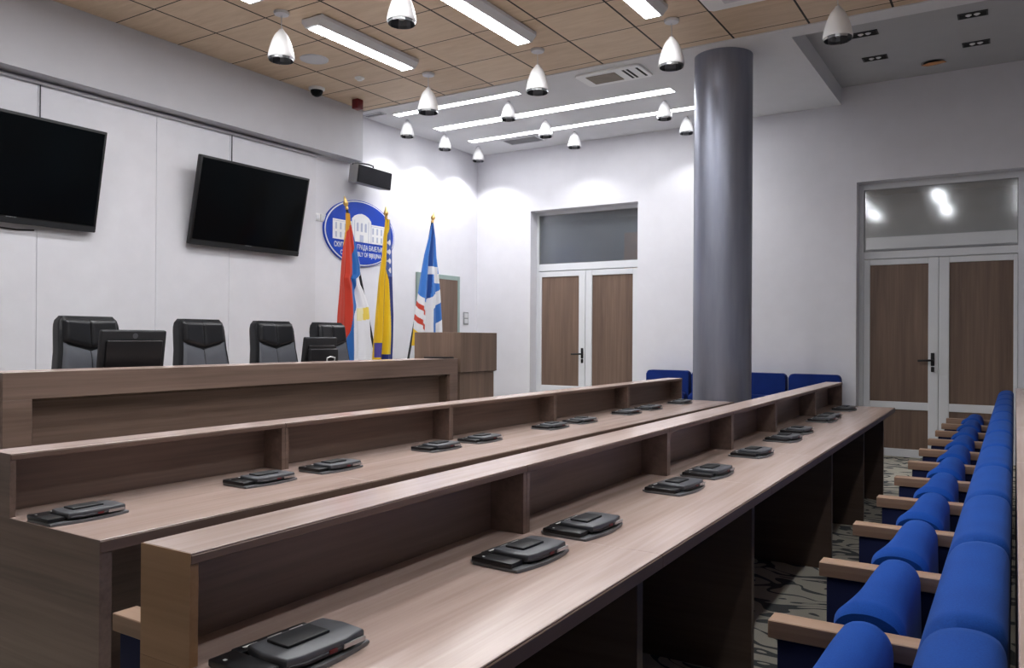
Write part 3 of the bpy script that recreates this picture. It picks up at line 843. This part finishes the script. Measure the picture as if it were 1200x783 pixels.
pos = [(4.485, 5.079, 'white bell pendant lamp above the right television, leftmost of all'), (4.41, 3.74, 'white bell pendant lamp cut by the top edge, second from the left'),
       (6.29, 2.422, 'white bell pendant lamp just left of the column top'), (6.304, 3.721, 'white bell pendant lamp hanging near the middle of the plywood ceiling edge'),
       (6.307, 4.996, 'white bell pendant lamp hanging at the end of the short ceiling strip light'), (6.36, 1.135, 'white bell pendant lamp hanging alone right of the column')]
for k, (x, y, lab) in enumerate(pos):
    o = pa if k == 0 else dup(pa, (0, 0, 0))
    o.location = (x, y, ZC-.396); o['label'] = lab
pb = pendant(.80, False)
pos = [(7.51, 6.27, 'small white bell lamp under the white ceiling, leftmost beside the dais wall'), (8.28, 6.28, 'small white bell lamp, middle one of the three along the dais wall'),
       (9.06, 6.29, 'small white bell lamp nearest the room corner'), (7.50, 4.80, 'small white bell lamp at the right end of the short strip light'),
       (8.37, 4.82, 'small white bell lamp between the two long strip lights'), (9.04, 4.78, 'small white bell lamp above the left double door, close to the back wall'),
       (8.37, 3.30, 'small white bell lamp at the right end of the middle strip light'), (9.10, 3.31, 'small white bell lamp half hidden by the column')]
for k, (x, y, lab) in enumerate(pos):
    o = pb if k == 0 else dup(pb, (0, 0, 0))
    o.location = (x, y, ZL-.204); o['label'] = lab
    if k < 3:      # the three lit heads that wash the dais wall
        ld = bpy.data.lights.new('lamp', 'SPOT'); ld.energy = 13; ld.spot_size = math.radians(128); ld.spot_blend = .45; ld.shadow_soft_size = .02
        lo = bpy.data.objects.new('lamp', ld); link(lo, o); lo.location = (0, 0, .005)

# ------------------------------------------------------------------ ceiling lights
def linear(label):
    r = thing('linear_light', label, 'ceiling light', (0, 0, 0), 0, 'hanging linear lights under the plywood ceiling')
    L, W = 1.26, .235
    b = B(); b.prism([(-W/2, -.005), (-W/2, -.035), (-W/2+.045, -.085), (W/2-.045, -.085), (W/2, -.035), (W/2, -.005)], 0, L, 'x', .003, 1); h = b.build('housing', M['fixture'], r)
    bx('diffuser', M['tube_glow'], r, .03, L-.03, -W/2+.058, W/2-.058, -.0895, -.083)
    b = B()
    for x in (.02, L*.42, L*.58, L-.02):
        for y in (-W/2+.01, W/2-.01): b.box(x-.016, x+.016, y-.008, y+.008, -.03, .0, .003, 1)
    b.build('bracket', M['enamel'], h)
    return r
lab = {(2, 4.93): 'hanging linear light over the head table, nearest the dais wall', (1, 4.93): 'end of a hanging linear light at the top left corner', (2, 3.63): 'hanging linear light in the middle of the plywood ceiling, cut by the top edge',
       (2, 2.45): 'hanging linear light at the top edge, left of the column', }
first = None
for i, x in enumerate((1.06, 2.86, 4.67)):
    for y in (4.93, 3.63, 2.45, 1.15, -.15):
        if y < 2 and i == 2: continue
        l = f'linear light above the picture, {("near", "far")[i]} one over the {"middle desk row" if y > 1 else "blue seats"}' if y < 2 else lab.get((i, y), None) or f'linear light above the picture, {("near", "middle", "far")[i]} one of {"the centre" if y > 3 else "the right" if y > 2 else "the dais"} row'
        if first is None: first = linear(l); o = first
        else: o = dup(first, (0, 0, 0), None, l)
        o.location = (x if y > 2.5 or i < 2 else 4.72, y, ZC - .002)
for k, (x, y0, y1, l) in enumerate(((7.275, 4.53, 6.25, 'short recessed strip light in the white ceiling, nearest the plywood'), (8.04, 3.08, 6.22, 'long recessed strip light, middle of the three'),
                                    (8.775, 2.5, 6.22, 'long recessed strip light nearest the back wall, running behind the column'))):
    w = (.10, .155, .11)[k]
    r = thing('strip_light', l, 'ceiling light', (x, (y0+y1)/2, ZL), 0, 'recessed strip lights in the white ceiling')
    Ly = (y1-y0)/2
    b = B(); t_ = .012
    b.box(-w/2-t_, -w/2, -Ly-t_, Ly+t_, -.006, -.0005); b.box(w/2, w/2+t_, -Ly-t_, Ly+t_, -.006, -.0005); b.box(-w/2, w/2, -Ly-t_, -Ly, -.006, -.0005); b.box(-w/2, w/2, Ly, Ly+t_, -.006, -.0005)
    b.build('trim_frame', M['enamel'], r)
    bx('diffuser', M['glow'], r, -w/2, w/2, -Ly, Ly, -.004, -.0005)

# recessed twin downlights (unlit) in the high ceiling
def downlight():
    r = thing('downlight', 'x', 'downlight', (0, 0, 0), 0, 'unlit black recessed downlights')
    b = B(); a, c, t_ = .062, .115, .012
    b.box(-a, a, -c, -c+t_, -.008, -.0005); b.box(-a, a, c-t_, c, -.008, -.0005); b.box(-a, -a+t_, -c+t_, c-t_, -.008, -.0005); b.box(a-t_, a, -c+t_, c-t_, -.008, -.0005)
    b.build('frame', M['darkmetal'], r)
    bx('recess', M['dark_slot'], r, -a+t_, a-t_, -c+t_, c-t_, -.003, -.0005)
    for s in (-1, 1):
        b = B(); b.lathe([(0, -.016), (.012, -.014), (.026, -.004), (.026, -.003)], 16, (0, s*.032, 0)); b.build('lamp_capsule', M['enamel'], r)
    return r
d0 = downlight()
for k, (x, y, l) in enumerate(((7.98, .32, 'black recessed downlight at the far right top, nearer the camera'), (8.77, .322, 'black recessed downlight at the right, nearer the back wall'),
                               (7.97, 1.19, 'black recessed downlight partly behind the lone pendant lamp'), (8.71, 1.20, 'black recessed downlight beside the white ceiling step, nearer the back wall'))):
    o = d0 if k == 0 else dup(d0, (0, 0, 0)); o.location = (x, y, ZH); o['label'] = l
r = thing('ceiling_hole', 'round ceiling opening with missing lamp and an orange-brown torn cover hanging out', 'ceiling opening', (9.16, .72, ZH))
b = B(); b.lathe([(.085, -.0005), (.10, -.004), (.11, -.0005)], 28); b.build('ring', M['vent'], r)
b = B(); b.lathe([(0, -.002), (.086, -.002)], 28); b.build('opening', M['dark_slot'], r)
b = B(); b.prism([(-.085, -.10), (-.03, -.125), (-.005, -.03), (.012, .05), (-.03, .10), (-.085, .03)], -.028, -.022, 'z'); b.build('torn_cover', M['orange'], r)

# ------------------------------------------------------------------ air conditioning, vents, small ceiling devices
def cassette(name, label, x0, x1, y0, y1, z, cat, g0, g1, gm, slots=()):
    r = thing(name, label, cat, ((x0+x1)/2, (y0+y1)/2, z))
    a, c = (x1-x0)/2, (y1-y0)/2
    B().prism([(-a+.03, -c), (a-.03, -c), (a, -c+.03), (a, c-.03), (a-.03, c), (-a+.03, c), (-a, c-.03), (-a, -c+.03)], -.022, -.0005, 'z', .004, 1).build('panel', M['enamel'], r)
    b = B(); b.box(-a*.62, a*.62, c*g0, c*g1, -.026, -.021)
    g = b.build('grille', gm, r)
    for s in slots:
        bx('air_slot', M['dark_slot'], r, -a*.7, a*.7, c*s-.012, c*s+.012, -.0235, -.0212)
    return r
cassette('air_conditioner', 'air conditioner with beige grille set in the white ceiling, left of the column', 7.085, 7.47, 3.06, 3.76, ZL, 'air conditioner', -.18, .72, M['grille'], (-.45, -.58, -.86))
cassette('air_conditioner', 'white square air conditioner set in the plywood ceiling above the column', 5.69, 6.262, 1.475, 2.085, ZC, 'air conditioner', -.5, .5, M['fixture'])
def ventgrille(label, x0, x1, y0, y1):
    r = thing('air_vent', label, 'vent', ((x0+x1)/2, (y0+y1)/2, ZL), 0, 'air vents in the white ceiling')
    a, c = (x1-x0)/2, (y1-y0)/2
    b = B(); t_ = .02
    b.box(-a, a, -c, -c+t_, -.01, -.0005); b.box(-a, a, c-t_, c, -.01, -.0005); b.box(-a, -a+t_, -c+t_, c-t_, -.01, -.0005); b.box(a-t_, a, -c+t_, c-t_, -.01, -.0005)
    b.build('frame', M['fixture'], r)
    b = B(); n = int((2*a-.04)/.022)
    for k in range(n): b.box(-a+t_+k*.022, -a+t_+k*.022+.012, -c+t_, c-t_, -.008, -.003)
    b.box(-a+t_, a-t_, -c+t_, c-t_, -.0025, -.0005)
    b.build('slats', M['vent'], r)
ventgrille('grey slatted air vent near the room corner above the left double door', 8.93, 9.22, 5.30, 5.84)
ventgrille('dark slatted air vent beside the end of the dais beam', 7.07, 7.17, 6.30, 6.60)
r = thing('ceiling_speaker', 'flat round white ceiling loudspeaker in the plywood ceiling', 'loudspeaker', (5.41, 5.67, ZC))
b = B(); b.lathe([(.135, -.0005), (.135, -.008), (.118, -.012), (.116, -.008)], 40); b.build('ring', M['fixture'], r)
b = B(); b.lathe([(0, -.010), (.117, -.009)], 40); b.build('grille', M['fixture'], r)
r = thing('dome_camera', 'black dome security camera with white collar at the plywood ceiling edge', 'security camera', (6.06, 6.31, ZC))
b = B(); b.lathe([(.085, -.0005), (.085, -.02), (.072, -.03), (.06, -.03)], 32); b.build('collar', M['plastic_white'], r)
b = B(); b.lathe([(.066, -.028), (.064, -.05), (.048, -.078), (.022, -.092), (0, -.095)], 28); b.build('dome', M['tv'], r)
r = thing('smoke_detector', 'small round white detector in the plywood ceiling', 'smoke detector', (6.045, 5.68, ZC))
b = B(); b.lathe([(.05, -.0005), (.05, -.012), (.03, -.02), (.028, -.03), (0, -.032)], 24); b.build('body', M['plastic_white'], r)
b = B(); b.tube([(-.026, 0, -.024), (.026, 0, -.024)], .007, 8); b.build('sensor', M['dark_slot'], r)
o = B().box(-.045, .045, -.045, .045, -.105, 0, .006, 2).build('fire_siren', M['red']); o.location = (6.60, 6.23, ZC-.0005)
tag(o, 'small dark red fire siren hanging from the plywood ceiling corner', 'fire alarm')

# ------------------------------------------------------------------ world, camera
w = bpy.data.worlds.new('World'); sc.world = w; w.use_nodes = True
w.node_tree.nodes['Background'].inputs[0].default_value = (.5, .52, .56, 1); w.node_tree.nodes['Background'].inputs[1].default_value = .05
cam = bpy.data.cameras.new('camera'); cam.sensor_width = 36; cam.lens = 933.8/1200*36; cam.clip_start = .05
co = bpy.data.objects.new('camera', cam); COL.objects.link(co)
yaw, pit, rol = .563167, .004271, .006203
f = Vector((math.cos(yaw)*math.cos(pit), math.sin(yaw)*math.cos(pit), math.sin(pit)))
rt = f.cross(Vector((0, 0, 1))).normalized(); up = rt.cross(f)
r2 = rt*math.cos(rol) + up*math.sin(rol); u2 = -rt*math.sin(rol) + up*math.cos(rol)
m = Matrix((r2, u2, -f)).transposed().to_4x4(); m.translation = (0, 0, 1.30)
co.matrix_world = m
sc.camera = co
